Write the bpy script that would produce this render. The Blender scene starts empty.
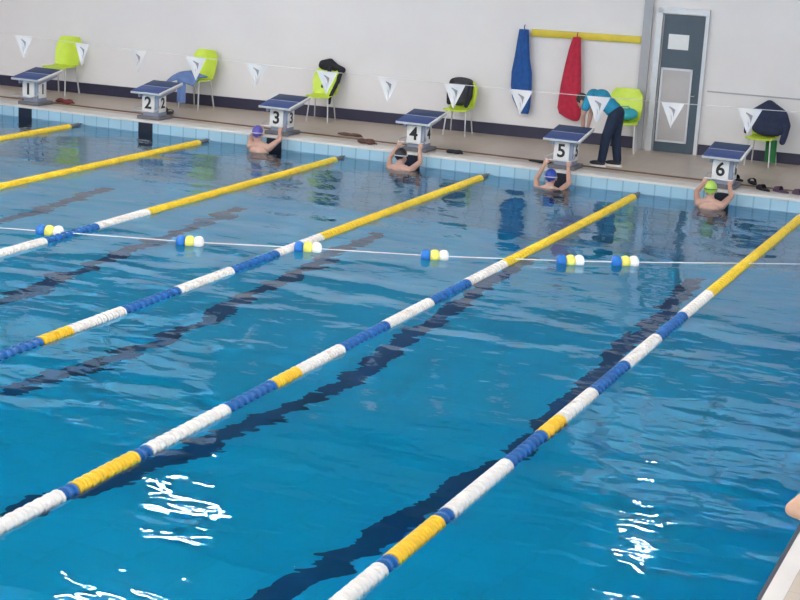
import bpy, bmesh, math, random
from mathutils import Vector, Matrix, Euler
random.seed(7)
S = bpy.context.scene
COL = S.collection
PI = math.pi

# ------------------------------------------------------------------ camera
cam_d = bpy.data.cameras.new('camera')
cam = bpy.data.objects.new('camera', cam_d)
COL.objects.link(cam)
S.camera = cam
YAW, PITCH, ROLL = 0.4022, 0.2464, 0.0550
fw = Vector((-math.sin(YAW) * math.cos(PITCH), math.cos(YAW) * math.cos(PITCH), -math.sin(PITCH)))
rt = Vector((math.cos(YAW), math.sin(YAW), 0))
up = rt.cross(fw)
cr, sr = math.cos(ROLL), math.sin(ROLL)
rt, up = cr * rt + sr * up, -sr * rt + cr * up
M = Matrix((rt, up, -fw)).transposed().to_4x4()
M.translation = Vector((16.3952, -24.0176, 4.2493))
cam.matrix_world = M
cam_d.sensor_width = 36.0
cam_d.lens = 1640.18 / 800 * 36.0
cam_d.shift_y = 5 / 800
cam_d.clip_end = 200

# ------------------------------------------------------------------ world / exposure
W = bpy.data.worlds.new('hall_daylight')
S.world = W
W.use_nodes = True
bg = W.node_tree.nodes['Background']
bg.inputs['Color'].default_value = (0.86, 0.93, 1.0, 1)
bg.inputs['Strength'].default_value = 0.62
S.view_settings.view_transform = 'Standard'
S.view_settings.look = 'None'
S.view_settings.gamma = 1
S.view_settings.exposure = 1.55
S.cycles.use_denoising = True
S.cycles.caustics_refractive = True
S.cycles.max_bounces = 12
S.cycles.transmission_bounces = 8

DECK = 0.208
POOL_L, POOL_R, POOL_N = -2.6, 14.86, -26.0
DEPTH = 4.05
PROFILE = [(0.0, 4.05), (-7.6, 4.05), (-9.0, 3.72), (-10.6, 3.2), (-13.5, 2.15), (-15.0, 1.8), (-26.0, 1.6)]   # pool bottom rises towards the near end
WALL0, WALL1 = 2.4226, 0.0880           # far wall: Y = WALL0 + WALL1*X
def wy(x, off=0.0): return WALL0 + WALL1 * x - off
WANG = math.atan(WALL1)

# ------------------------------------------------------------------ materials
MATS = {}
def mat(name, col, rough=0.5, var=0.06, scale=8.0, metal=0.0, bump=0.0, spec=0.5, sub=0.0, coat=0.0):
    if name in MATS: return MATS[name]
    m = bpy.data.materials.new(name); m.use_nodes = True
    nt = m.node_tree; b = nt.nodes['Principled BSDF']
    b.inputs['Roughness'].default_value = rough
    b.inputs['Metallic'].default_value = metal
    b.inputs['Specular IOR Level'].default_value = spec
    if coat: b.inputs['Coat Weight'].default_value = coat
    tc = nt.nodes.new('ShaderNodeTexCoord')
    no = nt.nodes.new('ShaderNodeTexNoise'); no.inputs['Scale'].default_value = scale
    no.inputs['Detail'].default_value = 4
    nt.links.new(tc.outputs['Object'], no.inputs['Vector'])
    rp = nt.nodes.new('ShaderNodeValToRGB')
    rp.color_ramp.elements[0].position = 0.3; rp.color_ramp.elements[1].position = 0.7
    rp.color_ramp.elements[0].color = tuple(max(0, c * (1 - var)) for c in col) + (1,)
    rp.color_ramp.elements[1].color = tuple(min(1, c * (1 + var)) for c in col) + (1,)
    nt.links.new(no.outputs['Fac'], rp.inputs['Fac'])
    nt.links.new(rp.outputs['Color'], b.inputs['Base Color'])
    if bump:
        bp = nt.nodes.new('ShaderNodeBump'); bp.inputs['Strength'].default_value = bump
        bp.inputs['Distance'].default_value = 0.01
        nt.links.new(no.outputs['Fac'], bp.inputs['Height'])
        nt.links.new(bp.outputs['Normal'], b.inputs['Normal'])
    MATS[name] = m
    return m

def tile_mat(name, col, grout, tile, gap=0.02, rough=0.3, var=0.05, axes='XY'):
    m = bpy.data.materials.new(name); m.use_nodes = True
    nt = m.node_tree; b = nt.nodes['Principled BSDF']; b.inputs['Roughness'].default_value = rough
    tc = nt.nodes.new('ShaderNodeTexCoord'); mp = nt.nodes.new('ShaderNodeMapping')
    nt.links.new(tc.outputs['Object'], mp.inputs['Vector'])
    if axes == 'XZ': mp.inputs['Rotation'].default_value = (PI / 2, 0, 0)
    br = nt.nodes.new('ShaderNodeTexBrick'); br.offset = 0.0
    br.inputs['Scale'].default_value = 1.0
    br.inputs['Brick Width'].default_value = tile[0]; br.inputs['Row Height'].default_value = tile[1]
    br.inputs['Mortar Size'].default_value = gap; br.inputs['Mortar Smooth'].default_value = 0.2
    br.inputs['Color1'].default_value = tuple(c * (1 - var) for c in col) + (1,)
    br.inputs['Color2'].default_value = tuple(min(1, c * (1 + var)) for c in col) + (1,)
    br.inputs['Mortar'].default_value = grout + (1,)
    nt.links.new(mp.outputs['Vector'], br.inputs['Vector'])
    nt.links.new(br.outputs['Color'], b.inputs['Base Color'])
    return m

M_wall = mat('wall_paint', (0.66, 0.65, 0.66), 0.6, 0.03, 1.2)
M_ceil = mat('ceiling_paint', (0.05, 0.07, 0.10), 0.8, 0.04, 1.0)
M_upwall = mat('upper_cladding', (0.05, 0.09, 0.13), 0.6, 0.1, 1.0)  # unseen upper wall, made dark to keep the reflections in the water deep
M_navy = mat('navy_baseboard', (0.020, 0.019, 0.050), 0.4, 0.1, 4)
M_deck = tile_mat('deck_tile', (0.47, 0.395, 0.335), (0.40, 0.34, 0.29), (0.3, 0.3), 0.006, 0.35, 0.04)
M_cope = mat('white_coping', (0.63, 0.60, 0.58), 0.4, 0.05, 3)
M_ptile = tile_mat('pool_wall_tile', (0.32, 0.50, 0.61), (0.23, 0.38, 0.49), (0.25, 0.25), 0.014, 0.25, 0.05, 'XZ')
M_pbot = tile_mat('pool_floor_tile', (0.002, 0.53, 0.82), (0.002, 0.49, 0.76), (0.5, 0.5), 0.012, 0.4, 0.03)
M_pside = tile_mat('pool_side_tile', (0.004, 0.50, 0.82), (0.003, 0.45, 0.76), (0.5, 0.5), 0.012, 0.4, 0.03)
M_mark = mat('dark_marking', (0.008, 0.012, 0.03), 0.4, 0.1, 6)
M_lane = mat('lane_line_navy', (0.003, 0.06, 0.17), 0.4, 0.1, 6)  # black lines; the blue scatter of the water above is put into the colour
M_drain = mat('drain_brown', (0.15, 0.085, 0.06), 0.6, 0.25, 3)
M_yel = mat('yellow_plastic', (0.72, 0.50, 0.02), 0.35, 0.12, 9)
M_gold = mat('golden_plastic', (0.80, 0.47, 0.01), 0.35, 0.08, 9)
M_wht = mat('white_plastic', (0.70, 0.67, 0.64), 0.35, 0.05, 9)
M_blu = mat('blue_plastic', (0.006, 0.105, 0.34), 0.35, 0.12, 9)
M_nav = mat('navy_plastic', (0.006, 0.022, 0.12), 0.35, 0.12, 9)
M_cable = mat('steel_cable', (0.55, 0.58, 0.6), 0.4, 0.05, 20)
M_fblue = mat('float_blue', (0.01, 0.16, 0.55), 0.3, 0.05, 9)
M_fyel = mat('float_yellow', (0.82, 0.74, 0.14), 0.3, 0.05, 9)
M_fwht = mat('float_white', (0.85, 0.86, 0.83), 0.3, 0.03, 9)
M_bpad = mat('block_pad_blue', (0.04, 0.075, 0.24), 0.6, 0.12, 20, bump=0.3)
M_bpad2 = mat('block_pad_dark_blue', (0.025, 0.05, 0.13), 0.6, 0.12, 20, bump=0.3)
M_bstr = mat('block_stripe', (0.34, 0.38, 0.62), 0.5, 0.05, 9)
M_bgrey = mat('block_grey', (0.50, 0.52, 0.55), 0.45, 0.06, 5)
M_bside = mat('block_blue_grey', (0.26, 0.30, 0.40), 0.5, 0.06, 5)
M_bdark = mat('block_dark_base', (0.13, 0.13, 0.15), 0.6, 0.1, 5)
M_plate = mat('number_plate_white', (0.74, 0.74, 0.74), 0.45, 0.03, 5)
M_ink = mat('black_ink', (0.012, 0.012, 0.016), 0.5, 0.05, 5)
M_steel = mat('brushed_steel', (0.62, 0.63, 0.65), 0.3, 0.05, 12, metal=0.9)
M_lime = mat('lime_plastic', (0.52, 0.68, 0.05), 0.4, 0.06, 5)
M_leg = mat('chair_leg_metal', (0.55, 0.56, 0.56), 0.35, 0.05, 12, metal=0.6)
M_slate = mat('slate_door_paint', (0.048, 0.078, 0.108), 0.45, 0.08, 3)
M_alu = mat('aluminium_frame', (0.55, 0.57, 0.60), 0.4, 0.05, 6, metal=0.3)
M_grey = mat('grey_pillar_paint', (0.33, 0.34, 0.37), 0.5, 0.05, 2)
M_pane = mat('frosted_pane', (0.42, 0.40, 0.40), 0.25, 0.08, 2)
M_paper = mat('paper_notice', (0.66, 0.70, 0.72), 0.7, 0.03, 6)
M_rail = mat('yellow_rail', (0.58, 0.46, 0.03), 0.5, 0.1, 4)
M_skin = mat('skin', (0.47, 0.28, 0.22), 0.5, 0.06, 12)
M_skin2 = mat('skin_tan', (0.62, 0.37, 0.25), 0.5, 0.06, 12)
M_hair = mat('dark_hair', (0.02, 0.014, 0.012), 0.6, 0.2, 40)
M_lips = mat('lips', (0.42, 0.17, 0.15), 0.5, 0.05, 10)
M_eye = mat('eye_white', (0.8, 0.8, 0.78), 0.2, 0.02, 10)
M_iris = mat('iris_dark', (0.03, 0.02, 0.015), 0.2, 0.02, 10)
M_teal = mat('teal_shirt', (0.012, 0.22, 0.36), 0.8, 0.1, 10)
M_trous = mat('navy_trousers', (0.008, 0.02, 0.05), 0.85, 0.15, 10)
M_shoe = mat('black_shoe', (0.02, 0.02, 0.024), 0.6, 0.1, 10)
M_sole = mat('white_sole', (0.78, 0.76, 0.74), 0.6, 0.05, 10)
M_tbag = mat('teal_bag', (0.03, 0.34, 0.42), 0.7, 0.1, 8)
M_jack = mat('navy_jacket', (0.014, 0.022, 0.06), 0.85, 0.2, 10)
M_black = mat('black_fabric', (0.012, 0.013, 0.02), 0.85, 0.2, 10)
M_gdark = mat('charcoal_fabric', (0.035, 0.036, 0.045), 0.85, 0.2, 10)
M_green = mat('green_cloth', (0.02, 0.16, 0.05), 0.85, 0.15, 10)
M_towb = mat('blue_towel', (0.012, 0.075, 0.27), 0.9, 0.15, 14)
M_towr = mat('red_towel', (0.42, 0.018, 0.05), 0.9, 0.15, 14)
M_pblue = mat('periwinkle_cloth', (0.12, 0.20, 0.42), 0.85, 0.12, 10)
M_maroon = mat('maroon_cloth', (0.19, 0.03, 0.035), 0.85, 0.2, 10)
M_brown = mat('brown_leather', (0.10, 0.045, 0.035), 0.6, 0.2, 10)
M_dred = mat('dusky_purple', (0.07, 0.04, 0.075), 0.7, 0.15, 10)
M_dgrn = mat('dark_olive', (0.03, 0.035, 0.025), 0.7, 0.2, 10)
M_flag = mat('pennant_white', (0.60, 0.60, 0.62), 0.7, 0.03, 6)
M_cord = mat('grey_white_cord', (0.50, 0.50, 0.51), 0.7, 0.03, 6)
M_fprint = mat('pennant_print', (0.22, 0.22, 0.25), 0.7, 0.1, 6)
M_capl = mat('lime_cap', (0.42, 0.62, 0.10), 0.35, 0.05, 10)
M_capg = mat('green_band', (0.03, 0.17, 0.05), 0.4, 0.05, 10)
M_capb = mat('blue_cap', (0.012, 0.05, 0.33), 0.3, 0.1, 10)
M_capk = mat('black_cap', (0.014, 0.014, 0.02), 0.3, 0.1, 10)
M_capv = mat('violet_cap', (0.09, 0.08, 0.38), 0.35, 0.1, 10)
M_capw = mat('pale_band', (0.6, 0.6, 0.66), 0.4, 0.05, 10)
M_trunk = mat('black_swimwear', (0.012, 0.012, 0.02), 0.6, 0.1, 10)
M_shirtw = mat('white_polo', (0.7, 0.7, 0.7), 0.8, 0.05, 10)

def emit(name, col, s):
    m = bpy.data.materials.new(name); m.use_nodes = True
    nt = m.node_tree; nt.nodes.remove(nt.nodes['Principled BSDF'])
    e = nt.nodes.new('ShaderNodeEmission'); e.inputs['Color'].default_value = col + (1,); e.inputs['Strength'].default_value = s
    nt.links.new(e.outputs[0], nt.nodes['Material Output'].inputs['Surface'])
    return m
M_tube = emit('lamp_diffuser', (1.0, 0.97, 0.94), 58.0)

def water_mat():
    m = bpy.data.materials.new('pool_water'); m.use_nodes = True
    nt = m.node_tree; nt.nodes.remove(nt.nodes['Principled BSDF'])
    L = nt.links.new
    tc = nt.nodes.new('ShaderNodeTexCoord')
    def noise(scale, rot, sx, sy, detail, rough=0.5, dist=0.0):
        mp = nt.nodes.new('ShaderNodeMapping'); mp.inputs['Rotation'].default_value = (0, 0, rot)
        mp.inputs['Scale'].default_value = (sx, sy, 1)
        n = nt.nodes.new('ShaderNodeTexNoise'); n.inputs['Scale'].default_value = scale
        n.inputs['Detail'].default_value = detail; n.inputs['Roughness'].default_value = rough
        n.inputs['Distortion'].default_value = dist
        L(tc.outputs['Object'], mp.inputs['Vector']); L(mp.outputs['Vector'], n.inputs['Vector'])
        return n.outputs['Fac']
    a = noise(0.9, 0.5, 1.0, 1.6, 1.0, 0.4, 0.3)
    b = noise(3.0, 0.2, 0.8, 1.3, 2.0, 0.45, 0.4)
    b1 = nt.nodes.new('ShaderNodeBump'); b1.inputs['Strength'].default_value = 1.0; b1.inputs['Distance'].default_value = 0.034
    b2 = nt.nodes.new('ShaderNodeBump'); b2.inputs['Strength'].default_value = 1.0; b2.inputs['Distance'].default_value = 0.0080
    L(a, b1.inputs['Height']); L(b, b2.inputs['Height']); L(b1.outputs['Normal'], b2.inputs['Normal'])
    rf = nt.nodes.new('ShaderNodeBsdfRefraction'); rf.inputs['IOR'].default_value = 1.333; rf.inputs['Roughness'].default_value = 0.0
    rf.inputs['Color'].default_value = (0.80, 0.95, 1.0, 1)
    gl = nt.nodes.new('ShaderNodeBsdfGlossy'); gl.inputs['Roughness'].default_value = 0.02; gl.inputs['Color'].default_value = (0.84, 0.94, 1.0, 1)
    fr = nt.nodes.new('ShaderNodeFresnel'); fr.inputs['IOR'].default_value = 1.333
    mx = nt.nodes.new('ShaderNodeMixShader')
    for n in (rf, gl, fr): L(b2.outputs['Normal'], n.inputs['Normal'])
    L(fr.outputs[0], mx.inputs[0]); L(rf.outputs[0], mx.inputs[1]); L(gl.outputs[0], mx.inputs[2])
    L(mx.outputs[0], nt.nodes['Material Output'].inputs['Surface'])
    return m
M_water = water_mat()

# ------------------------------------------------------------------ mesh helpers
class MB:
    def __init__(s): s.bm = bmesh.new()
    def _new(s, geom, mx):
        bmesh.ops.transform(s.bm, matrix=mx, verts=[v for v in geom if isinstance(v, bmesh.types.BMVert)])
    def box(s, c, d, rot=None, bev=0.0):
        r = bmesh.ops.create_cube(s.bm, size=1.0)
        mx = Matrix.Translation(Vector(c)) @ (rot.to_4x4() if rot else Matrix.Identity(4)) @ Matrix.Diagonal((d[0], d[1], d[2], 1))
        s._new(r['verts'], mx)
        if bev:
            es = list({e for v in r['verts'] for e in v.link_edges})
            bmesh.ops.bevel(s.bm, geom=es, offset=bev, segments=2, affect='EDGES', profile=0.5)
        return s
    def tube(s, pts, r, seg=8, cap=True):
        pts = [Vector(p) for p in pts]
        rs = r if isinstance(r, (list, tuple)) else [r] * len(pts)
        rings = []; prev = None
        for i, p in enumerate(pts):
            t = (pts[min(i + 1, len(pts) - 1)] - pts[max(i - 1, 0)]).normalized()
            if prev is None:
                u = t.orthogonal().normalized()
            else:
                u = (prev - t * prev.dot(t)).normalized()
            prev = u; w = t.cross(u)
            rings.append([s.bm.verts.new(p + rs[i] * (math.cos(2 * PI * k / seg) * u + math.sin(2 * PI * k / seg) * w)) for k in range(seg)])
        for a, b in zip(rings, rings[1:]):
            for k in range(seg):
                s.bm.faces.new((a[k], a[(k + 1) % seg], b[(k + 1) % seg], b[k]))
        if cap:
            s.bm.faces.new(rings[0][::-1]); s.bm.faces.new(rings[-1])
        return s
    def ell(s, c, r, rot=None, u=14, v=9):
        g = bmesh.ops.create_uvsphere(s.bm, u_segments=u, v_segments=v, radius=1.0)
        mx = Matrix.Translation(Vector(c)) @ (rot.to_4x4() if rot else Matrix.Identity(4)) @ Matrix.Diagonal((r[0], r[1], r[2], 1))
        s._new(g['verts'], mx); return s
    def cone(s, p0, p1, r0, r1):
        p0, p1 = Vector(p0), Vector(p1)
        s.ell(p0, (r0,) * 3, u=12, v=8); s.ell(p1, (r1,) * 3, u=12, v=8)
        s.tube([p0, p1], [r0, r1], 12); return s
    def chain(s, pts, rs):
        for i in range(len(pts) - 1): s.cone(pts[i], pts[i + 1], rs[i], rs[i + 1])
        return s
    def quad(s, a, b, c, d):
        s.bm.faces.new([s.bm.verts.new(Vector(p)) for p in (a, b, c, d)]); return s
    def prism(s, outline, z0, z1):
        lo = [s.bm.verts.new((x, y, z0)) for x, y in outline]; hi = [s.bm.verts.new((x, y, z1)) for x, y in outline]
        n = len(outline)
        s.bm.faces.new(lo[::-1]); s.bm.faces.new(hi)
        for i in range(n): s.bm.faces.new((lo[i], lo[(i + 1) % n], hi[(i + 1) % n], hi[i]))
        return s
    def strip(s, fn, nu, nv, thick):
        # solid sheet: fn(u,v)->Vector, offset along a fixed normal estimate
        def grid(off):
            g = []
            for i in range(nu + 1):
                row = []
                for j in range(nv + 1):
                    u, v = i / nu, j / nv; e = 1e-3
                    p = fn(u, v)
                    n = (fn(min(u + e, 1), v) - fn(max(u - e, 0), v)).cross(fn(u, min(v + e, 1)) - fn(u, max(v - e, 0)))
                    n = n.normalized() if n.length > 1e-12 else Vector((0, 0, 1))
                    row.append(s.bm.verts.new(p + n * off))
                g.append(row)
            return g
        a, b = grid(thick / 2), grid(-thick / 2)
        for i in range(nu):
            for j in range(nv):
                s.bm.faces.new((a[i][j], a[i + 1][j], a[i + 1][j + 1], a[i][j + 1]))
                s.bm.faces.new((b[i][j + 1], b[i + 1][j + 1], b[i + 1][j], b[i][j]))
        for i in range(nu):
            s.bm.faces.new((a[i][0], b[i][0], b[i + 1][0], a[i + 1][0])); s.bm.faces.new((a[i + 1][nv], b[i + 1][nv], b[i][nv], a[i][nv]))
        for j in range(nv):
            s.bm.faces.new((a[0][j + 1], b[0][j + 1], b[0][j], a[0][j])); s.bm.faces.new((a[nu][j], b[nu][j], b[nu][j + 1], a[nu][j + 1]))
        return s
    def build(s, name, m, parent=None, smooth=True, angle=40):
        bmesh.ops.recalc_face_normals(s.bm, faces=s.bm.faces)
        me = bpy.data.meshes.new(name); s.bm.to_mesh(me); s.bm.free()
        return link(name, me, m, parent, smooth, angle)
    def blob(s, name, m, parent=None, voxel=0.012, it=3):
        # merge the overlapping pieces into one continuous skin
        bmesh.ops.recalc_face_normals(s.bm, faces=s.bm.faces)
        me = bpy.data.meshes.new('tmp'); s.bm.to_mesh(me); s.bm.free()
        t = bpy.data.objects.new('tmp', me); COL.objects.link(t)
        r = t.modifiers.new('r', 'REMESH'); r.mode = 'VOXEL'; r.voxel_size = voxel
        if it:
            q = t.modifiers.new('s', 'SMOOTH'); q.iterations = it; q.factor = 0.5
        bpy.context.view_layer.update()
        dg = bpy.context.evaluated_depsgraph_get()
        nm = bpy.data.meshes.new_from_object(t.evaluated_get(dg))
        nm.name = name
        bpy.data.objects.remove(t); bpy.data.meshes.remove(me)
        return link(name, nm, m, parent, True, None)

def link(name, me, m, parent=None, smooth=True, angle=40):
    me.materials.clear(); me.materials.append(m)
    if smooth:
        me.polygons.foreach_set('use_smooth', [True] * len(me.polygons))
        if angle is not None:
            try: me.set_sharp_from_angle(angle=math.radians(angle))
            except Exception: pass
    o = bpy.data.objects.new(name, me); COL.objects.link(o)
    if parent is not None: o.parent = parent
    return o
def tag(o, label, cat, group=None, kind=None):
    o['label'] = label; o['category'] = cat
    if group: o['group'] = group
    if kind: o['kind'] = kind
    return o
def thing(name, label, cat, loc=(0, 0, 0), rz=0.0, group=None):
    o = bpy.data.objects.new(name, None); o.empty_display_size = 0.1
    COL.objects.link(o); o.location = loc; o.rotation_euler = (0, 0, rz)
    return tag(o, label, cat, group)
def struct(o, label=None, cat=None):
    o['kind'] = 'structure'
    if label: o['label'] = label
    if cat: o['category'] = cat
    return o
def dup(root, loc, rz, label, group=None):
    r = root.copy(); COL.objects.link(r); r.location = loc; r.rotation_euler = (0, 0, rz)
    r['label'] = label
    if group: r['group'] = group
    for ch in list(root.children):
        c = ch.copy(); COL.objects.link(c); c.parent = r
        for g in list(ch.children):
            d = g.copy(); COL.objects.link(d); d.parent = c
    return r
def text(name, body, size, m, parent, mx, ext=0.004):
    cu = bpy.data.curves.new(name, 'FONT'); cu.body = body; cu.size = size; cu.extrude = ext; cu.offset = size * 0.022
    cu.align_x = 'CENTER'; cu.align_y = 'CENTER'
    t = bpy.data.objects.new('tmp', cu); COL.objects.link(t)
    bpy.context.view_layer.update()
    me = bpy.data.meshes.new_from_object(t.evaluated_get(bpy.context.evaluated_depsgraph_get()))
    bpy.data.objects.remove(t); bpy.data.curves.remove(cu)
    me.transform(mx)
    return link(name, me, m, parent, False)
def RX(a): return Matrix.Rotation(a, 3, 'X')
def RY(a): return Matrix.Rotation(a, 3, 'Y')
def RZ(a): return Matrix.Rotation(a, 3, 'Z')

# ------------------------------------------------------------------ the setting
HALL_L, HALL_R, CEIL = -7.0, 24.0, 6.5
# far wall (follows the skewed line)
b = MB()
b.prism([(HALL_L, wy(HALL_L)), (HALL_R, wy(HALL_R)), (HALL_R, wy(HALL_R) + .25), (HALL_L, wy(HALL_L) + .25)], DECK - .05, 3.0)
struct(b.build('wall_back', M_wall, smooth=False), 'long white rendered wall behind the starting blocks', 'wall')
b = MB()
b.prism([(HALL_L, wy(HALL_L)), (HALL_R, wy(HALL_R)), (HALL_R, wy(HALL_R) + .25), (HALL_L, wy(HALL_L) + .25)], 3.0, CEIL)
struct(b.build('wall_back_upper', M_upwall, smooth=False), 'dark blue cladding on the upper part of the far wall', 'wall')
# left wall
b = MB(); b.box((HALL_L - .12, -8, 3.3), (.24, 36, 6.6))
struct(b.build('wall_left', M_wall, smooth=False), 'white wall at the left end of the hall', 'wall')
b = MB(); b.box(((HALL_L + HALL_R) / 2, -10, CEIL + .1), (HALL_R - HALL_L, 34, .2))
struct(b.build('ceiling', M_ceil, smooth=False), 'grey ceiling of the swimming hall', 'ceiling')
# decks
b = MB(); b.prism([(HALL_L, .42), (HALL_R, .42), (HALL_R, wy(HALL_R) + .05), (HALL_L, wy(HALL_L) + .05)], DECK - .25, DECK)
struct(b.build('floor', M_deck, smooth=False), 'beige tiled deck behind the starting blocks', 'floor')
b = MB(); b.box(((POOL_R + .14 + HALL_R) / 2, (-28 + .42) / 2, DECK - .125), (HALL_R - POOL_R - .14, 28.42, .25))
struct(b.build('floor_side', M_deck, smooth=False), 'beige tiled deck along the right side of the pool', 'floor')
b = MB(); b.box(((HALL_L + POOL_L - .3) / 2, (-28 + .42) / 2, DECK - .125), (POOL_L - .3 - HALL_L, 28.42, .25))
struct(b.build('floor_side.001', M_deck, smooth=False), 'beige tiled deck along the left side of the pool', 'floor')
# copings
b = MB(); b.box(((POOL_L + POOL_R) / 2, .21, DECK - .0165), (POOL_R - POOL_L + .3, .42, .035), bev=.008)
struct(b.build('trim_1', M_cope), 'white coping edge under the starting blocks', 'coping')
b = MB(); b.box((POOL_R + .08, -14, DECK - .016), (.125, 28, .035), bev=.008)
b2 = MB(); b2.box((POOL_R + .005, -14, DECK - .02), (.03, 28, .035)); struct(b2.build('trim_8', M_mark), 'thin dark line along the right pool edge', 'trim')
struct(b.build('trim_2', M_cope), 'white coping edge on the right side of the pool', 'coping')
b = MB(); b.box((POOL_L - .15, -14, DECK - .03), (.3, 28, .07), bev=.012)
struct(b.build('trim_3', M_cope), 'white coping edge on the left side of the pool', 'coping')
# pool basin
b = MB(); b.box(((POOL_L + POOL_R) / 2, .15, (DECK - .033 - DEPTH) / 2), (POOL_R - POOL_L, .3, DEPTH + DECK - .033))
struct(b.build('wall_pool_end', M_ptile, smooth=False), 'pale blue tiled pool wall below the starting blocks', 'wall')
b = MB(); b.box((POOL_R + .1, -13, (DECK - .033 - DEPTH) / 2), (.2, 26, DEPTH + DECK - .033))
struct(b.build('wall_pool_right', M_pside, smooth=False), 'blue tiled right side wall of the pool', 'wall')
b = MB(); b.box((POOL_L - .1, -13, (DECK - .033 - DEPTH) / 2), (.2, 26, DEPTH + DECK - .033))
struct(b.build('wall_pool_left', M_pside, smooth=False), 'blue tiled left side wall of the pool', 'wall')
b = MB(); b.box(((POOL_L + POOL_R) / 2, POOL_N - .1, (DECK - .033 - DEPTH) / 2), (POOL_R - POOL_L, .2, DEPTH + DECK - .033))
struct(b.build('wall_pool_near', M_pside, smooth=False), 'blue tiled near end wall of the pool', 'wall')
def slab(x0, x1, lift, thick, pts):
    b = MB(); rows = []
    for y, d in pts:
        rows.append([b.bm.verts.new((x, y, z)) for x, z in ((x0, -d + lift), (x1, -d + lift), (x1, -d + lift - thick), (x0, -d + lift - thick))])
    for p, q in zip(rows, rows[1:]):
        for k in range(4): b.bm.faces.new((p[k], p[(k + 1) % 4], q[(k + 1) % 4], q[k]))
    b.bm.faces.new(rows[0]); b.bm.faces.new(rows[-1][::-1])
    return b
b = slab(POOL_L, POOL_R, 0, .2, PROFILE)
struct(b.build('floor_pool', M_pbot, smooth=False), 'deep blue tiled bottom of the pool', 'floor')
LANES = [-1.25, 1.25, 3.75, 6.25, 8.75, 11.25]
LN = ['one', 'two', 'three', 'four', 'five', 'six']
for i, x in enumerate(LANES):
    b = MB(); b.box((x, -.004, (.174 - 1.6) / 2), (.28, .012, 1.774))
    struct(b.build('trim_4' if i == 0 else 'trim_4.%03d' % i, M_mark, smooth=False), 'dark target mark on the end wall of lane %s' % LN[i], 'marking')
    b = slab(x - .135, x + .135, .012, .01, [(-1.0, 4.05)] + PROFILE[1:-1] + [(-24.0, 1.6364)])
    struct(b.build('trim_5' if i == 0 else 'trim_5.%03d' % i, M_lane, smooth=False), 'dark line on the pool bottom along lane %s' % LN[i], 'marking')

# water surface
b = MB()
nx, ny = 4, 4
b.quad((POOL_L, POOL_N, 0), (POOL_R, POOL_N, 0), (POOL_R, 0, 0), (POOL_L, 0, 0))
o = b.build('pool_water', M_water, smooth=False)
tag(o, 'clear blue rippled water filling the pool', 'water', kind='stuff')

# baseboard (interrupted by the door), column, door, trim
def wall_box(name, x0, x1, z0, z1, th, m, parent=None, off=0.0, smooth=False, bev=0.0):
    xc = (x0 + x1) / 2
    b = MB(); b.box((xc, wy(xc, off + th / 2 - .002), (z0 + z1) / 2), ((x1 - x0) / math.cos(WANG), th, z1 - z0), RZ(WANG), bev)
    return b.build(name, m, parent, smooth)
struct(wall_box('baseboard_left', HALL_L, 9.06, DECK, DECK + .20, .02, M_navy), 'navy baseboard along the white wall left of the door', 'baseboard')
struct(wall_box('baseboard_right', 10.08, HALL_R, DECK, DECK + .18, .02, M_navy), 'navy baseboard along the white wall right of the door', 'baseboard')
struct(wall_box('trim_6', 8.98, 9.13, DECK, CEIL, .07, M_grey), 'grey pillar strip left of the slate door', 'pillar')
struct(wall_box('trim_7', 10.14, HALL_R, 1.275, 1.30, .012, M_grey), 'thin grey groove line on the wall right of the door', 'trim')
d = thing('door_1', 'slate grey door with a pale glazed panel', 'door', (9.65, wy(9.65), DECK), WANG); d['kind'] = 'structure'
def dbox(name, x0, x1, z0, z1, y0, y1, m, parent=d):
    b = MB(); b.box(((x0 + x1) / 2, (y0 + y1) / 2, (z0 + z1) / 2), (x1 - x0, y1 - y0, z1 - z0)); return b.build(name, m, parent, False)
leaf = dbox('door_leaf', -.32, .36, .0, 2.3, -.05, 0, M_slate)
b = MB()
b.box((-.40, -.045, 1.2), (.10, .09, 2.4)); b.box((.395, -.04, 1.2), (.06, .08, 2.4)); b.box((0, -.045, 2.37), (.85, .09, .10))
b.build('door_frame', M_alu, d, False)
b = MB()
for (x0, x1, z0, z1) in ((-.30, -.27, .17, 1.42), (.20, .23, .17, 1.42), (-.30, .23, .17, .20), (-.30, .23, 1.385, 1.42)):
    b.box(((x0 + x1) / 2, -.06, (z0 + z1) / 2), (x1 - x0, .03, z1 - z0))
b.build('panel_frame', M_alu, d, False)
dbox('panel', -.27, .20, .20, 1.385, -.056, -.045, M_pane)
b = MB(); b.tube([(.29, -.05, .98), (.29, -.10, .98), (.21, -.10, .98)], .011, 8); b.build('door_handle', M_steel, d)
n = wall_box('notice', 9.43, 9.77, 1.94, 2.19, .006, M_paper, off=.05)
tag(n, 'pale paper notice fixed to the upper part of the slate door', 'notice')

# unseen glowing panes, added to give the water its pale reflected streaks
M_glow = emit('daylight_pane', (0.70, 0.88, 1.0), 0.27)
for i, xc in enumerate((-4.6, -2.22, .16, 9.6, 11.98, 14.36, 16.74)):
    w = thing('window_%d' % (i + 1), 'high frosted window in the upper far wall', 'window', (xc, wy(xc), 4.85), WANG); w['kind'] = 'structure'
    b = MB(); b.box((0, -.012, 0), (2.2, .02, 1.3)); b.build('pane', M_glow, w, False)
    b = MB()
    for (cx, cz, dx, dz) in ((-1.13, 0, .06, 1.42), (1.13, 0, .06, 1.42), (0, .68, 2.32, .06), (0, -.68, 2.32, .06), (0, 0, .05, 1.36)): b.box((cx, -.02, cz), (dx, .05, dz))
    b.build('window_frame', M_alu, w, False)

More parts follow.
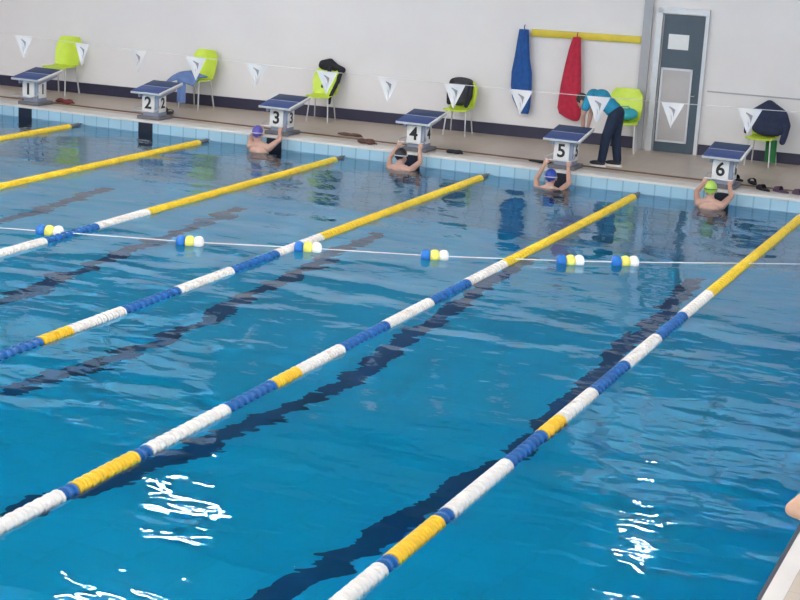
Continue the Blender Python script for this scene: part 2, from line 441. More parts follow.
# yellow rail on wall
rl = thing('wall_rail', 'yellow rail fixed high on the white wall above the red towel', 'rail', (8.0, wy(8.0), 2.05), WANG)
b = MB(); b.box((0.02, -.045, -.01), (1.9, .035, .12), RY(-.012), .008); b.build('rail_bar', M_rail, rl)
for x in (-.85, -.3, .3, .85):
    b = MB(); b.box((x, -.015, 0), (.05, .03, .09), bev=.004); b.build('bracket', M_alu, rl)

# ceiling lamps
def lamp(x, y, label, length=1.5, rz=0):
    t = thing('ceiling_light', label, 'ceiling light', (x, y, CEIL), rz, 'strip lights on the ceiling')
    b = MB(); b.box((0, 0, -.04), (length + .1, .26, .08), bev=.01); b.build('housing', M_bgrey, t)
    b = MB(); b.box((0, 0, -.095), (length, .09, .03), bev=.008); b.build('diffuser', M_tube, t)
    return t
LP = []
LP += [(2.9, -1.5)]
lamp(10.0, 2.3, 'short white strip light on the ceiling by the far wall', .55)
for x in (-5, -2.0, 1.0, 4.0, 7.0, 10.0, 13.0, 17.0): LP.append((x, -5.6))
for y in (-8.5, -12.5, -16.5, -20.5, -24):
    for x in (-3.5, .5, 4.5, 8.5, 12.5, 17): LP.append((x, y))
for x, y in LP:
    lamp(x, y, 'white strip light on the ceiling above the pool')

# drain along the far deck
dr = thing('drain_channel', 'narrow brown drain channel running along the deck behind the starting blocks', 'drain', (5.5, .72, DECK))
b = MB(); b.box((0, 0, .001), (24, .10, .006)); b.build('channel_lining', M_drain, dr, False)
b = MB()
for k in range(240): b.box((-12 + .1 * k + .05, 0, .006), (.02, .1, .006))
for q in (-.04, .04): b.box((0, q, .006), (24, .012, .006))
b.build('grating', M_drain, dr, False)

# ------------------------------------------------------------------ lane ropes
SECT = [('yellow', -.38, -5.95), ('white', -5.95, -7.12), ('blue', -7.12, -8.22), ('white', -8.22, -9.36), ('blue', -9.36, -10.42),
        ('white', -10.42, -11.33), ('golden', -11.33, -11.80), ('blue', -11.80, -12.63), ('white', -12.63, -13.83), ('blue', -13.83, -14.01),
        ('golden', -14.01, -14.80), ('blue', -14.80, -14.97), ('white', -14.97, -16.15), ('blue', -16.15, -17.2), ('white', -17.2, -18.3),
        ('blue', -18.3, -19.4), ('yellow', -19.4, -25.6)]
SM = {'yellow': M_yel, 'white': M_wht, 'blue': M_blu, 'golden': M_gold}
def rope_x(y, ph): return .007 * math.sin(y * .55 + ph) * min(1, -y)
def lane_rope(x, ph, label):
    t = thing('lane_rope', label, 'lane rope', (x, 0, -.008), 0, 'lane ropes floating along the pool')
    ys = [-.0 - .5 * k for k in range(53)]
    b = MB(); b.tube([(rope_x(y, ph), max(y, -25.98), 0 if y < -.3 else .05 * (1 + y / .3)) for y in ys], .008, 6); b.build('cable', M_cable, t)
    b = MB(); b.tube([(rope_x(-.1, ph), -.02, .04), (rope_x(-.1, ph), -.08, .035)], .014, 8); b.tube([(rope_x(-.2, ph), -.09, .03), (rope_x(-.2, ph), -.36, .0)], [.03, .05], 12)
    b.build('tensioner', M_bdark, t)
    for nm, y0, y1 in SECT:
        b = MB(); L = y0 - y1; n = max(2, round(L / .105)); p = L / n
        R = .072; V = .056 if nm in ('white', 'golden') else .052
        if nm == 'yellow': V = .060
        if nm == 'blue': R, V = .068, .044
        for k in range(n):
            a = y0 - k * p; q = a - p
            prof = [(a - .002, .02), (a - .003, R * .93), (a - .014, R), (a - .030, R * .96), (a - .036, V), (q + .036, V), (q + .030, R * .96), (q + .014, R), (q + .003, R * .93), (q + .002, .02)] if nm != 'blue' else \
                   [(a - .006, .02), (a - .010, R * .95), (a - .020, R), (a - .034, R * .95), (a - .040, V), (q + .012, V * .9), (q + .004, .02)]
            b.tube([(rope_x(y, ph), y, 0) for y, r in prof], [r for y, r in prof], 14)
        o = b.build('float_section', SM[nm], t)
        o['label'] = '%s float section' % nm
    return t
for x, ph, lb in ((-.06, .3, 'lane rope ending at the far wall between starting blocks 1 and 2'), (2.52, 1.1, 'lane rope ending at the far wall between starting blocks 2 and 3'),
                  (5.05, 2.0, 'lane rope ending at the far wall between starting blocks 3 and 4'), (7.57, .2, 'lane rope ending at the far wall between starting blocks 4 and 5'),
                  (10.02, 2.9, 'lane rope ending at the far wall between starting blocks 5 and 6'), (12.51, 1.6, 'lane rope nearest the right pool edge, right of starting block 6')):
    lane_rope(x, ph, lb)

# ------------------------------------------------------------------ float line across the lanes
FP = [(POOL_L, -10.2), (1.5, -8.9), (4.82, -7.78), (6.47, -7.25), (7.77, -6.67), (9.2, -6.12), (10.66, -5.35), (11.24, -4.98), (13.12, -3.69), (POOL_R, -2.5)]
fl = thing('float_line', 'thin white line with blue, yellow and white floats stretched across the lanes', 'float line', (4.82, -7.78, .03))
def fz(i): return .10 if FP[i][0] in (7.77,) else .0
b = MB(); b.tube([(x - 4.82, y + 7.78, 0.0) for x, y in FP], .006, 6); b.build('cord', M_fwht, fl)
for i in range(2, 8):
    x, y = FP[i]; dx, dy = FP[i + 1][0] - FP[i - 1][0], FP[i + 1][1] - FP[i - 1][1]; L = math.hypot(dx, dy); dx /= L; dy /= L
    a = math.atan2(dy, dx)
    e = bpy.data.objects.new('float_cluster', None); COL.objects.link(e); e.parent = fl; e.location = (x - 4.82, y + 7.78, -.008); e.rotation_euler = (0, 0, a); e.empty_display_size = .1
    for nm, m, px in (('float', M_fblue, -.108), ('float', M_fyel, 0), ('float', M_fwht, .108)):
        b = MB()
        prof = [(-.061, .012), (-.056, .05), (-.042, .074), (-.015, .087), (.015, .087), (.042, .074), (.056, .05), (.061, .012)]
        b.tube([(px + q, 0, 0) for q, r in prof], [r for q, r in prof], 20)
        o = b.build(nm, m, e); o['label'] = {-.108: 'blue float', 0: 'yellow float', .108: 'white float'}[px]

# ------------------------------------------------------------------ backstroke flag line
FX = [.5, 1.4, 2.40, 3.37, 4.27, 5.17, 6.08, 7.11, 7.98, 8.88, 9.76, 10.74, 11.65, 12.56, 13.6, 14.4]
def flz(x): return 1.965 + .0026 * (x - 7.3) ** 2
fg = thing('flag_line', 'white cord of triangular pennants strung above the water between two posts', 'flag line', (POOL_L - .5, -5, DECK))
b = MB(); b.tube([(x - (POOL_L - .5), 0, flz(x) - DECK) for x in [POOL_L - .5 + k * .6 for k in range(31)] + [POOL_R + .6]], .0038, 6); b.build('cord', M_cord, fg)
for px in (POOL_L - .5, POOL_R + .6):
    b = MB(); b.tube([(px - (POOL_L - .5), 0, 0), (px - (POOL_L - .5), 0, flz(px) - DECK + .1)], .024, 12); b.tube([(px - (POOL_L - .5), 0, 0), (px - (POOL_L - .5), 0, .02)], .1, 16)
    b.build('post', M_steel, fg)
rnd = random.Random(3)
for i, x in enumerate(FX):
    e = -(POOL_L - .5) + x
    tw = rnd.uniform(-.25, .25); cw = .285; h = .30; z0 = flz(x) - DECK
    ct, st = math.cos(tw), math.sin(tw); ph = rnd.uniform(0, 6)
    def pf(u, v, off=0.0):
        w = cw * (1 - v); X = (u - .5) * w
        Y = .018 * math.sin(u * 5 + ph) * v + off
        return Vector((e + X * ct - Y * st, X * st + Y * ct, z0 - v * h))
    b = MB(); b.strip(lambda u, v: pf(u, v * .985), 8, 8, .003); o = b.build('pennant', M_flag, fg, angle=60)
    b = MB()
    b.strip(lambda s, q: pf(.34 + .36 * s, .14 + .12 * s + (.06 + .26 * s * s) * q, -.005), 8, 3, .001)
    b.strip(lambda s, q: pf(.46 + .10 * s, .50 + .18 * s + (q - .5) * .07, -.005), 3, 2, .001)
    b.build('printed_mark', M_fprint, o)

# ------------------------------------------------------------------ starting blocks
BG = 'numbered starting blocks along the far end'
def starting_block(x, num):
    t = thing('starting_block', 'blue-topped starting block marked with the number %d' % num, 'starting block', (x - .05, 0, DECK), 0, BG)
    SL = .17; R = RX(SL)
    pc = Vector((0, .42, .525))
    def P(v): return pc + R @ Vector(v)
    b = MB(); b.box(P((0, 0, -.005)), (.60, .74, .035), R, .006); b.build('platform', M_bgrey, t)
    for y, m in ((-.185, 0), (.185, 1)):
        b = MB(); b.box(P((-.012, y, .018)), (.55, .345, .016), R, .004); o = b.build('foot_pad', M_bpad2 if m else M_bpad, t)
    b = MB(); b.box(P((-.012, 0, .016)), (.55, .055, .018), R, .003); b.build('stripe', M_bstr, t)
    b = MB(); b.box(P((.288, 0, .014)), (.028, .74, .022), R, .004); b.build('edge_strip', M_plate, t)
    for sx in (-.17, .20):
        b = MB(); b.box((sx, .42, .455), (.04, .6, .06), R, .006); b.build('platform_support', M_bside, t)
    b = MB(); b.box((.0, .36, .26), (.30, .28, .47), bev=.015); b.build('column', M_bside, t)
    b = MB(); b.box((.0, .37, .03), (.44, .46, .06), bev=.012); b.build('base', M_bdark, t)
    pl = MB(); pl.box((-.03, .205, .27), (.25, .02, .29), bev=.006); plo = pl.build('number_plate', M_plate, t)
    mx = Matrix.Translation((-.03, .192, .275)) @ Matrix.Rotation(PI / 2, 4, 'X')
    o = text('number', str(num), .285, M_ink, plo, mx); o['label'] = 'black number %d' % num
    pl = MB(); pl.box((.158, .36, .27), (.012, .22, .29), bev=.004); plo = pl.build('number_plate', M_plate, t)
    mx = Matrix.Translation((.166, .36, .275)) @ Matrix.Rotation(PI / 2, 4, 'Z') @ Matrix.Rotation(PI / 2, 4, 'X')
    o = text('number', str(num), .25, M_ink, plo, mx); o['label'] = 'black number %d' % num
    b = MB(); b.tube([(-.22, .12, .20), (-.22, .0, .17), (-.20, -.03, .165), (.20, -.03, .165), (.22, .0, .17), (.22, .12, .20)], .012, 8)
    b.tube([(-.22, .12, .20), (-.145, .28, .24)], .012, 8); b.tube([(.22, .12, .20), (.145, .28, .24)], .012, 8)
    b.build('handle_bar', M_steel, t)
    return t
for i, x in enumerate(LANES): starting_block(x, i + 1)

# ------------------------------------------------------------------ chairs
CG = 'lime chairs along the far wall'
def chair(x, off, rz, label, sc=1.0, first=[None]):
    if first[0] is not None:
        c = dup(first[0], (x, wy(x, off), DECK), rz, label, CG); c.scale = (sc, sc, sc); return c
    t = thing('plastic_chair', label, 'chair', (x, wy(x, off), DECK), rz, CG); first[0] = t; t.scale = (sc, sc, sc)
    def seat(u, v):
        X = (u - .5) * (.44 - .05 * v); c = (2 * u - 1) ** 2
        return Vector((X, -.22 + .40 * v, .455 + .018 * c - .02 * math.sin(v * PI) - (.03 * (1 - v / .15) ** 2 if v < .15 else 0)))
    b = MB(); b.strip(seat, 10, 10, .012); b.build('seat', M_lime, t, angle=60)
    def back(u, v):
        w = .44 + .05 * math.sin(v * PI) - (.10 * max(0, v - .8) / .2); X = (u - .5) * w; c = (2 * u - 1) ** 2
        return Vector((X, .185 + .11 * v - .05 * c, .46 + .45 * v))
    b = MB(); b.strip(back, 10, 10, .012); b.build('backrest', M_lime, t, angle=60)
    for sx in (-1, 1):
        b = MB(); b.tube([(sx * .17, -.14, .445), (sx * .20, -.19, .0)], .012, 8); b.build('leg', M_leg, t)
        b = MB(); b.tube([(sx * .17, .14, .445), (sx * .20, .21, .0)], .012, 8); b.build('leg', M_leg, t)
    b = MB(); b.tube([(-.17, -.14, .44), (-.17, .14, .44), (.17, .14, .44), (.17, -.14, .44), (-.17, -.14, .44)], .011, 8); b.build('seat_frame', M_leg, t)
    return t
C1 = chair(-1.78, .42, .0, 'bare lime plastic chair behind starting block 1', 1.17)
C2 = chair(1.0, .42, -.15, 'lime plastic chair with a blue cloth over its seat, beside starting block 2', 1.15)
C3 = chair(3.47, .45, .1, 'lime plastic chair with a black jacket slung over it, beside starting block 3')
C4 = chair(6.02, .45, .05, 'lime plastic chair with a charcoal jacket on its backrest, beside starting block 4')
C5 = chair(8.93, .55, .2, 'lime plastic chair with a teal bag, behind the bending person', 1.14)
C6 = chair(11.22, .50, -.1, 'lime plastic chair under a navy jacket, right of the slate door', 1.03)

def on_chair(c, name, label, cat):
    t = thing(name, label, cat, c.location, c.rotation_euler[2]); t.scale = c.scale; return t
# navy jacket, chair 6
t = on_chair(C6, 'jacket', 'navy jacket draped over the lime chair right of the door', 'jacket')
b = MB()
b.chain([(-.20, .17, .80), (0, .19, .93), (.22, .17, .82)], [.09, .10, .09])
b.ell((.03, .12, .72), (.27, .075, .22)); b.ell((.05, .10, .58), (.28, .09, .12)); b.ell((.0, .32, .72), (.25, .05, .2))
b.blob('jacket_body', M_jack, t, .014, 4)
b = MB(); b.chain([(.24, .17, .82), (.33, .13, .66), (.32, .10, .50), (.30, .09, .40)], [.075, .065, .055, .05]); b.blob('sleeve', M_jack, t, .012, 2)
b = MB(); b.chain([(-.22, .17, .80), (-.28, .05, .62), (-.27, -.02, .52)], [.06, .05, .04]); b.blob('sleeve', M_jack, t, .012, 2)
t = on_chair(C6, 'towel', 'dark green cloth hanging beneath the seat of the chair with the navy jacket', 'towel')
b = MB(); b.strip(lambda u, v: Vector((.06 + .17 * u, .02 + .03 * math.sin(u * 9) + .02 * v, .42 - .36 * v)), 14, 8, .012); b.build('cloth', M_green, t, angle=70)
# black jacket, chair 3
t = on_chair(C3, 'jacket', 'black jacket bunched over the top of the chair beside starting block 3', 'jacket')
b = MB(); b.chain([(-.10, .27, .98), (.02, .30, 1.0), (.14, .30, .93), (.27, .29, .90)], [.075, .09, .075, .06]); b.ell((-.04, .28, .95), (.15, .08, .08)); b.blob('jacket_body', M_black, t, .014, 4)
b = MB(); b.chain([(.06, .22, .92), (.03, .16, .74), (-.03, .10, .60)], [.04, .035, .03]); b.blob('sleeve', M_black, t, .012, 2)
b = MB(); b.chain([(.24, .28, .88), (.22, .22, .70), (.17, .10, .52), (.17, -.02, .44), (.17, -.06, .34)], [.045, .04, .035, .03, .03]); b.blob('sleeve', M_black, t, .012, 2)
# charcoal jacket, chair 4
t = on_chair(C4, 'jacket', 'charcoal jacket hung on the backrest of the chair beside starting block 4', 'jacket')
b = MB(); b.ell((-.06, .26, .90), (.22, .085, .07)); b.ell((-.06, .22, .76), (.19, .07, .17)); b.ell((-.06, .14, .60), (.19, .08, .12)); b.blob('jacket_body', M_gdark, t, .014, 4)
b = MB(); b.chain([(-.22, .22, .88), (-.25, .16, .70), (-.22, .08, .53)], [.055, .045, .04]); b.blob('sleeve', M_black, t, .012, 2)
b = MB(); b.chain([(.12, .22, .84), (.14, .14, .66), (.12, .02, .51)], [.05, .045, .04]); b.blob('sleeve', M_black, t, .012, 2)
# teal bag, chair 5
t = on_chair(C5, 'bag', 'teal bag lying on the seat of the lime chair behind the bending person', 'bag')
b = MB(); b.ell((.0, .0, .555), (.20, .13, .09)); b.ell((.08, .02, .57), (.12, .11, .08)); b.blob('bag_body', M_tbag, t, .012, 3)
b = MB(); b.tube([(-.10, -.02, .61), (-.04, -.03, .67), (.05, -.03, .68), (.11, -.02, .62)], .01, 8); b.build('handle', M_tbag, t)
# blue cloth, chair 2
t = on_chair(C2, 'towel', 'blue towel draped over the seat of the chair beside starting block 2', 'towel')
def drape(u, v):
    X = -.44 + .64 * u; s = v
    base = .50 + .07 * math.sin(u * PI)
    return Vector((X, -.30 + .36 * s - .02, base - (.12 * (1 - s / .35) if s < .35 else 0) - .10 * max(0, .35 - u) / .35 + .01 * math.sin(u * 14)))
b = MB(); b.strip(drape, 16, 10, .016); b.build('cloth', M_pblue, t, angle=70)
b = MB(); b.strip(lambda u, v: Vector((-.14 + .15 * u, -.30 + .02 * math.sin(u * 8), .46 - .36 * v)), 10, 8, .018); b.build('hanging_fold', M_pblue, t, angle=70)

# ------------------------------------------------------------------ towels on the yellow rail
def hanging(name, label, x, prof, m, k, lean=0.0):
    t = thing(name, label, 'towel', (x, wy(x, .13), 0), WANG)
    b = MB(); rings = []
    for (z, w, cx, dp) in prof:
        ring = []
        for j in range(40):
            a = 2 * PI * j / 40; f = 1 + .16 * math.cos(k * a)
            ring.append(b.bm.verts.new((cx + w / 2 * math.cos(a) * (1 + .05 * math.cos(k * a)), dp * math.sin(a) * f, z)))
        rings.append(ring)
    for p, q in zip(rings, rings[1:]):
        for j in range(40): b.bm.faces.new((p[j], p[(j + 1) % 40], q[(j + 1) % 40], q[j]))
    b.bm.faces.new(rings[0]); b.bm.faces.new(rings[-1][::-1])
    b.build('cloth', m, t, angle=80)
    b = MB(); b.tube([(prof[0][2], .05, prof[0][0] - .03), (prof[0][2], .0, prof[0][0] + .05), (prof[0][2], .055, prof[0][0] + .07)], .01, 6); b.build('hanging_loop', m, t)
hanging('towel', 'blue towel hanging from the left end of the yellow rail', 6.99,
        [(2.08, .16, -.02, .05), (1.9, .20, -.02, .055), (1.6, .26, -.02, .06), (1.35, .35, -.01, .065), (1.1, .36, 0, .065), (.9, .32, .02, .06), (.75, .24, .06, .05), (.64, .14, .09, .04)], M_towb, 9)
hanging('towel', 'red towel hanging from the yellow rail behind the bending person', 7.88,
        [(2.02, .13, .02, .05), (1.8, .20, 0, .055), (1.5, .28, -.01, .06), (1.2, .34, -.02, .065), (.95, .38, -.02, .065), (.80, .40, -.02, .06), (.70, .36, .0, .06), (.64, .24, .05, .05), (.60, .1, .1, .04)], M_towr, 8)

# ------------------------------------------------------------------ things lying on the deck
def slipper(x, y, rz, label, m):
    t = thing('slipper', label, 'slipper', (x, y, DECK), rz, 'slippers lying on the deck')
    out = [(.055 * math.cos(a) * (1 + .12 * math.sin(a)), .145 * math.sin(a)) for a in [2 * PI * k / 20 for k in range(20)]]
    b = MB(); b.prism(out, .0, .025); b.build('sole', m, t)
    b = MB(); b.strip(lambda u, v: Vector((.056 * math.cos(PI * u), .0 + .10 * v, .022 + .065 * math.sin(PI * u) * (1 - .3 * v))), 12, 4, .008); b.build('strap', m, t)
    return t
slipper(11.24, 1.12, .9, 'dark slipper nearest starting block 6 on its right', M_black)
slipper(11.52, .96, .5, 'dark slipper, second to the right of starting block 6', M_black)
slipper(11.78, .48, .9, 'dark slipper beside the coping, third to the right of starting block 6', M_black)
slipper(12.04, .50, 1.1, 'purplish slipper, second from the right end of the row beside block 6', M_dred)
slipper(12.34, .46, 1.2, 'purplish slipper at the right end of the row beside block 6', M_dred)
slipper(.86, 1.25, .8, 'dark slipper just right of starting block 2', M_dgrn)
slipper(1.08, 1.06, .4, 'dark slipper further right of starting block 2, nearer the pool', M_dgrn)
def bundle(name, label, cat, x, y, rz, L, w, h, m, seed):
    r = random.Random(seed)
    t = thing(name, label, cat, (x, y, DECK), rz)
    b = MB()
    for k in range(7):
        b.ell((r.uniform(-.38, .38) * L, r.uniform(-.25, .25) * w, h * r.uniform(.3, .5)), (L * r.uniform(.14, .26), w * r.uniform(.25, .42), h * r.uniform(.35, .6)))
    b.ell((0, 0, h * .35), (L * .45, w * .4, h * .35))
    b.blob('cloth', m, t, .012, 2)
    # a loose end lying beside it
    b = MB(); b.chain([(L * .3, 0, .02), (L * .5, w * .1, .014), (L * .62, -w * .1, .013)], [.02, .014, .012]); b.blob('loose_end', m, t, .008, 1)
    return t
bundle('cloth_bundle', 'dark red cloth lying on the deck just right of starting block 1', 'cloth', -1.08, .93, -.1, .42, .22, .07, M_maroon, 1)
bundle('cloth_bundle', 'long dark cloth lying on the drain between starting blocks 3 and 4', 'cloth', 4.62, 1.0, -.15, .5, .16, .05, M_brown, 2)
bundle('cloth_bundle', 'reddish brown cloth lying on the coping left of starting block 4', 'cloth', 5.24, .42, -.1, .34, .2, .08, M_brown, 3)
bundle('cloth_bundle', 'small dark cloth lying on the coping right of starting block 4', 'cloth', 6.78, .48, -.1, .26, .16, .07, M_black, 4)
bundle('cloth_bundle', 'flat black cloth lying on the drain left of starting block 5', 'cloth', 8.22, .54, -.1, .36, .14, .04, M_black, 5)

# ------------------------------------------------------------------ people
def hand(b, wrist, palm_dir, side, curl, s=1.0, r=.0085, thumb_sign=1):
    """palm, four unequal bent fingers and a thumb; palm_dir = towards the knuckles, side = across the palm, curl = where fingers close"""
    w = Vector(wrist); d = Vector(palm_dir).normalized(); sd = Vector(side); sd = (sd - d * sd.dot(d)).normalized(); c = Vector(curl); c = (c - d * c.dot(d)).normalized()
    k = w + d * .085 * s
    for q in (-.03, -.01, .01, .03): b.cone(w + sd * q * .6 * s, k + sd * q * s, .014 * s, .012 * s)
    for q, L in ((-.032, .062), (-.011, .075), (.011, .080), (.032, .070)):
        a = k + sd * q * s; m1 = a + (d * .75 + c * .65).normalized() * L * .45 * s; m2 = m1 + (d * .1 + c).normalized() * L * .32 * s; m3 = m2 + (c * .6 - d * .8).normalized() * L * .25 * s
        b.chain([a, m1, m2, m3], [r * s * 1.1, r * s, r * s * .95, r * s * .8])
    a = w + d * .03 * s + sd * .026 * thumb_sign * s
    b.chain([a, a + (sd * thumb_sign * .8 + d * .6).normalized() * .035 * s + c * .01, a + (sd * thumb_sign * .5 + d * .9).normalized() * .06 * s + c * .03 * s], [.014 * s, .011 * s, .009 * s])
def head_parts(b, c, R, s=1.0):
    """skull, jaw, nose, ears; local axes: -Y of R is the face"""
    c = Vector(c)
    def T(v): return c + R @ (Vector(v) * s)
    b.ell(T((0, .012, .02)), (.076 * s, .094 * s, .098 * s), R); b.ell(T((0, -.028, -.055)), (.056 * s, .062 * s, .062 * s), R)
    b.cone(T((0, -.082, .005)), T((0, -.104, -.028)), .008 * s, .013 * s); b.cone(T((0, -.07, -.072)), T((0, -.078, -.09)), .02 * s, .018 * s)
    for sx in (-1, 1): b.ell(T((sx * .078, .012, -.01)), (.012 * s, .022 * s, .034 * s), R); b.ell(T((sx * .032, -.078, .022)), (.018 * s, .010 * s, .007 * s), R)
def face_bits(c, R, parent, s=1.0):
    c = Vector(c)
    def T(v): return c + R @ (Vector(v) * s)
    for sx in (-1, 1):
        b = MB(); b.ell(T((sx * .032, -.076, .003)), (.013 * s, .011 * s, .008 * s), R); e = b.build('eye', M_eye, parent)
        b = MB(); b.ell(T((sx * .032, -.085, .003)), (.006 * s, .004 * s, .006 * s), R); b.build('iris', M_iris, e)
    b = MB(); b.ell(T((0, -.086, -.052)), (.026 * s, .010 * s, .007 * s), R); b.build('mouth', M_lips, parent)

def swimmer(x, label, capm, bandm, head=(0, -.38, .2), yaw=0.0, skin=None, arm=(.19, .19), band=True, s=1.1, back_drop=0.0):
    skin = skin or M_skin
    t = thing('person', label, 'person', (x, 0, 0), 0, 'swimmers holding on below the starting blocks')
    hx, hy, hz = head
    R = RZ(PI + yaw) @ RX(-.15)
    b = MB()
    sh = hz - .185
    b.cone((hx, hy - .02, hz - .07), (hx * .6, -.41, sh + .02), .062, .07)
    for sx in (-1, 1):
        b.cone((hx * .5, -.42, sh + .02), (sx * .165, -.42, sh - .03), .065, .062)
        e = (sx * .265, -.22, sh + .10); w = (sx * arm[0], -.085, .295)
        b.chain([(sx * .175, -.42, sh - .03), ((sx * .175 + e[0]) / 2, (-.42 + e[1]) / 2, (sh - .03 + e[2]) / 2), e], [.058, .05, .04])
        b.chain([e, ((e[0] + w[0]) / 2, (e[1] + w[1]) / 2, (e[2] + w[2]) / 2), w], [.041, .038, .027])
        hand(b, w, (0, .55, .85), (1, 0, 0), (0, .9, -.5), .95, thumb_sign=-sx)
        kn = (sx * .13, -.16, -.46); an = (sx * .11, -.16, -.86)
        b.chain([(sx * .085, -.42, -.60), kn], [.088, .058]); b.chain([kn, (sx * .12, -.20, -.62), an], [.056, .054, .036])
        b.chain([an, (sx * .11, -.075, -.80), (sx * .11, -.05, -.70)], [.036, .034, .024])
    b.ell((0, -.43, sh - .16), (.185, .115, .19)); b.ell((0, -.44, sh - .34), (.150, .105, .17)); b.ell((0, -.43, -.56), (.168, .118, .13))
    head_parts(b, head, R, s)
    b.blob('body', skin, t, .0085, 3)
    b = MB(); b.ell((0, -.43, -.57), (.174, .124, .115))
    for sx in (-1, 1): b.cone((sx * .085, -.42, -.60), (sx * .10, -.34, -.56), .094, .085)
    b.blob('swim_briefs', M_trunk, t, .012, 2)
    H = Vector(head)
    # cap hugging the skull
    b = MB(); g = bmesh.ops.create_uvsphere(b.bm, u_segments=24, v_segments=16, radius=1.0)
    kill = [v for v in g['verts'] if v.co.z < -.30 + .34 * -v.co.y]
    bmesh.ops.delete(b.bm, geom=kill, context='VERTS')
    bmesh.ops.solidify(b.bm, geom=b.bm.faces[:], thickness=.06)
    mx = Matrix.Translation(H + R @ Vector((0, .012, .022)) * s) @ R.to_4x4() @ Matrix.Diagonal((.083 * s, .101 * s, .105 * s, 1))
    bmesh.ops.transform(b.bm, matrix=mx, verts=b.bm.verts[:])
    cap = b.build('swim_cap', capm, t)
    # goggle strap round the cap, lenses on the face side
    b = MB(); n = 28
    pts = [H + R @ (Vector((.086 * math.cos(2 * PI * k / n), .012 + .104 * math.sin(2 * PI * k / n), .012 + .025 * math.sin(2 * PI * k / n))) * s) for k in range(n + 1)]
    b.tube(pts, .0075, 6); b.build('goggle_strap', bandm, t)
    face_bits(H, R, t, s)
    b = MB()
    for sx in (-1, 1): b.ell(H + R @ Vector((sx * .034, -.088, .004)) * s, (.024, .012, .017), R)
    b.build('goggles', bandm, t)
    return t
swimmer(3.70, 'swimmer in a violet cap holding on below starting block 3', M_capv, M_capw, (-.06, -.38, .29), .3)
swimmer(6.22, 'swimmer in a black cap with a pale strap, below starting block 4', M_capk, M_capw, (.0, -.37, .205), -.25)
swimmer(8.70, 'swimmer in a glossy blue cap low in the water, below starting block 5', M_capb, M_capw, (.02, -.38, .16), .1)
swimmer(11.20, 'swimmer in a lime green cap with a green strap, below starting block 6', M_capl, M_capg, (-.02, -.37, .265), .1)

# coach bending at block 5, facing -X
t = thing('person', 'person in a teal shirt and navy trousers bending over beside starting block 5', 'person', (9.205, .98, DECK))
def lerp(a, b_, f): return tuple(a[i] + (b_[i] - a[i]) * f for i in range(3))
HIP = (.07, 0, .86); CH = (-.20, 0, 1.07); SHO = (-.33, 0, 1.10)
legs = []
for sy, ax in ((-1, -.08), (1, .12)):
    hp = (HIP[0], sy * .085, HIP[2] - .03); an = (ax, sy * .10, .085); kn = ((hp[0] + an[0]) / 2 - .03, sy * .10, .48)
    legs.append((hp, kn, an, sy))
RH = RZ(-PI / 2) @ RX(.95)
HD = Vector((-.49, -.02, .985))
b = MB()
for hp, kn, an, sy in legs:
    b.chain([hp, kn], [.085, .058]); b.chain([kn, lerp(kn, an, .35), an], [.056, .055, .038]); b.cone(an, (an[0] - .12, an[1] - .02, .03), .036, .026)
b.ell(HIP, (.11, .165, .12)); b.ell(lerp(HIP, CH, .5), (.13, .145, .11)); b.ell(CH, (.14, .165, .12)); b.ell(SHO, (.09, .17, .085))
b.cone(SHO, HD + Vector((.07, 0, .03)), .058, .052)
for sy in (-1, 1):
    s0 = (SHO[0], sy * .185, SHO[2] - .02); e = (SHO[0] - .08, sy * .21, .80); w = (SHO[0] - .085, sy * .13, .555)
    b.chain([s0, lerp(s0, e, .5), e], [.058, .048, .040]); b.chain([e, lerp(e, w, .4), w], [.040, .038, .026])
    hand(b, w, (-.1, 0, -1), (1, 0, 0), (0, -sy * .8, -.3), .95, thumb_sign=-1)
head_parts(b, HD, RH)
b.blob('body', M_skin, t, .0085, 3)
face_bits(HD, RH, t)
b = MB()
b.ell(lerp(HIP, CH, .25), (.135, .172, .125)); b.ell(lerp(HIP, CH, .55), (.145, .165, .125)); b.ell(CH, (.155, .182, .135)); b.ell(SHO, (.10, .185, .098))
for sy in (-1, 1): b.cone((SHO[0], sy * .18, SHO[2] - .02), (SHO[0] - .05, sy * .205, .92), .075, .068)
b.blob('t_shirt', M_teal, t, .011, 3)
b = MB()
b.ell((HIP[0], 0, HIP[2] - .01), (.128, .18, .13))
for hp, kn, an, sy in legs: b.chain([hp, kn, lerp(kn, an, .5), (an[0], an[1], .10)], [.104, .080, .074, .068])
b.blob('trousers', M_trous, t, .011, 3)
for hp, kn, an, sy in legs:
    b = MB(); b.ell((an[0] - .06, an[1] - .015, .055), (.135, .048, .042)); b.cone((an[0], an[1], .06), (an[0], an[1], .10), .05, .046); o = b.blob('shoe', M_shoe, t, .008, 2)
    b = MB(); b.prism([(an[0] - .06 + .145 * math.cos(a), an[1] - .015 + .052 * math.sin(a)) for a in [2 * PI * k / 24 for k in range(24)]], .0, .03); b.build('sole', M_sole, o)
b = MB(); b.ell(HD + RH @ Vector((0, .022, .032)), (.083, .098, .100), RH); b.ell(HD + RH @ Vector((0, .06, -.02)), (.072, .055, .07), RH); b.blob('hair', M_hair, t, .01, 2)

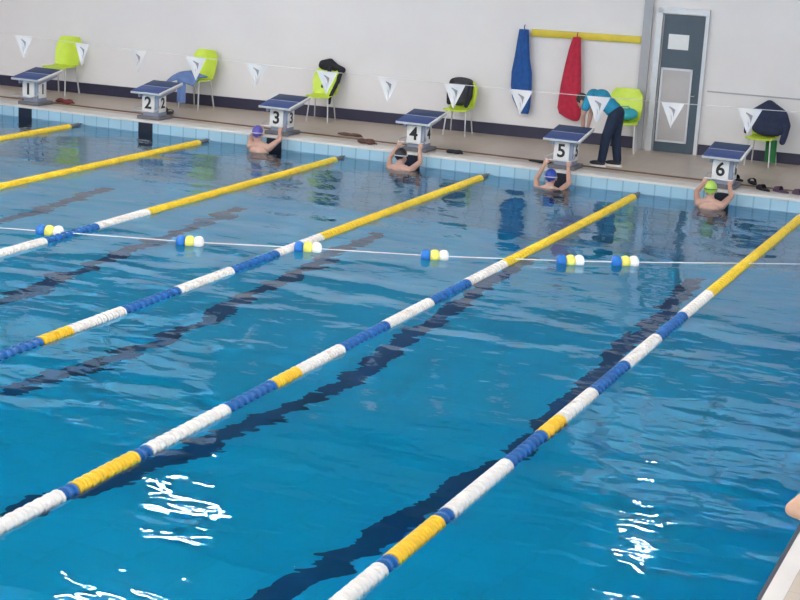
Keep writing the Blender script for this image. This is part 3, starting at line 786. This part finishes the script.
# bystander on the right deck: hand on hip, only the elbow reaches the picture
t = thing('person', 'bare elbow of a person standing on the deck at the right pool edge', 'person', (15.655, -15.80, DECK))
EL = (-.60, -.06, .84); SH = (-.19, 0, 1.38)
b = MB()
for sx in (-1, 1):
    b.chain([(sx * .09, 0, .88), (sx * .10, -.01, .48)], [.09, .06]); b.chain([(sx * .10, -.01, .48), (sx * .105, .02, .33), (sx * .11, .03, .09)], [.058, .056, .038]); b.cone((sx * .11, .03, .06), (sx * .12, -.13, .03), .036, .028)
b.ell((0, 0, .92), (.165, .11, .12)); b.ell((0, 0, 1.08), (.145, .10, .16)); b.ell((0, 0, 1.27), (.175, .12, .16)); b.ell((0, 0, 1.38), (.185, .085, .07)); b.cone((0, 0, 1.40), (0, -.01, 1.50), .06, .052)
E1 = (-.47, -.05, 1.06); W1 = (-.22, -.06, 1.00)
b.chain([SH, lerp(SH, E1, .5), E1], [.056, .047, .040]); b.chain([E1, lerp(E1, W1, .45), W1], [.040, .038, .027]); hand(b, W1, (1, -.05, -.25), (0, 1, 0), (0, .2, -1), .95)
E2 = (.27, -.02, 1.10); W2 = (.29, -.08, .86)
b.chain([(.19, 0, 1.38), lerp((.19, 0, 1.38), E2, .5), E2], [.056, .047, .040]); b.chain([E2, lerp(E2, W2, .45), W2], [.040, .038, .027]); hand(b, W2, (0, -.1, -1), (0, 1, 0), (-1, 0, -.2), .95)
RS = RZ(-.4)
head_parts(b, (0, -.02, 1.60), RS); b.blob('body', M_skin2, t, .0085, 3)
face_bits((0, -.02, 1.60), RS, t)
b = MB(); b.ell((0, 0, 1.04), (.172, .118, .17)); b.ell((0, 0, 1.27), (.186, .13, .165)); b.ell((0, 0, 1.375), (.19, .095, .075))
for sx in (-1, 1): b.cone((sx * .17, 0, 1.37), ((-.29, -.02, 1.25) if sx < 0 else (.235, -.01, 1.22)), .068, .064)
b.blob('polo_shirt', M_shirtw, t, .011, 3)
b = MB(); b.ell((0, 0, .90), (.178, .122, .13))
for sx in (-1, 1): b.chain([(sx * .09, 0, .86), (sx * .10, -.01, .50)], [.104, .088])
b.blob('shorts', M_trous, t, .011, 3)
b = MB(); b.ell((0, .005, 1.632), (.083, .103, .098), RS); b.blob('hair', M_hair, t, .01, 2)
for sx in (-1, 1):
    b = MB(); b.ell((sx * .115, -.055, .05), (.048, .135, .04)); o = b.blob('shoe', M_shoe, t, .008, 2)
    b = MB(); b.prism([(sx * .115 + .052 * math.cos(a), -.055 + .145 * math.sin(a)) for a in [2 * PI * k / 24 for k in range(24)]], .0, .028); b.build('sole', M_sole, o)
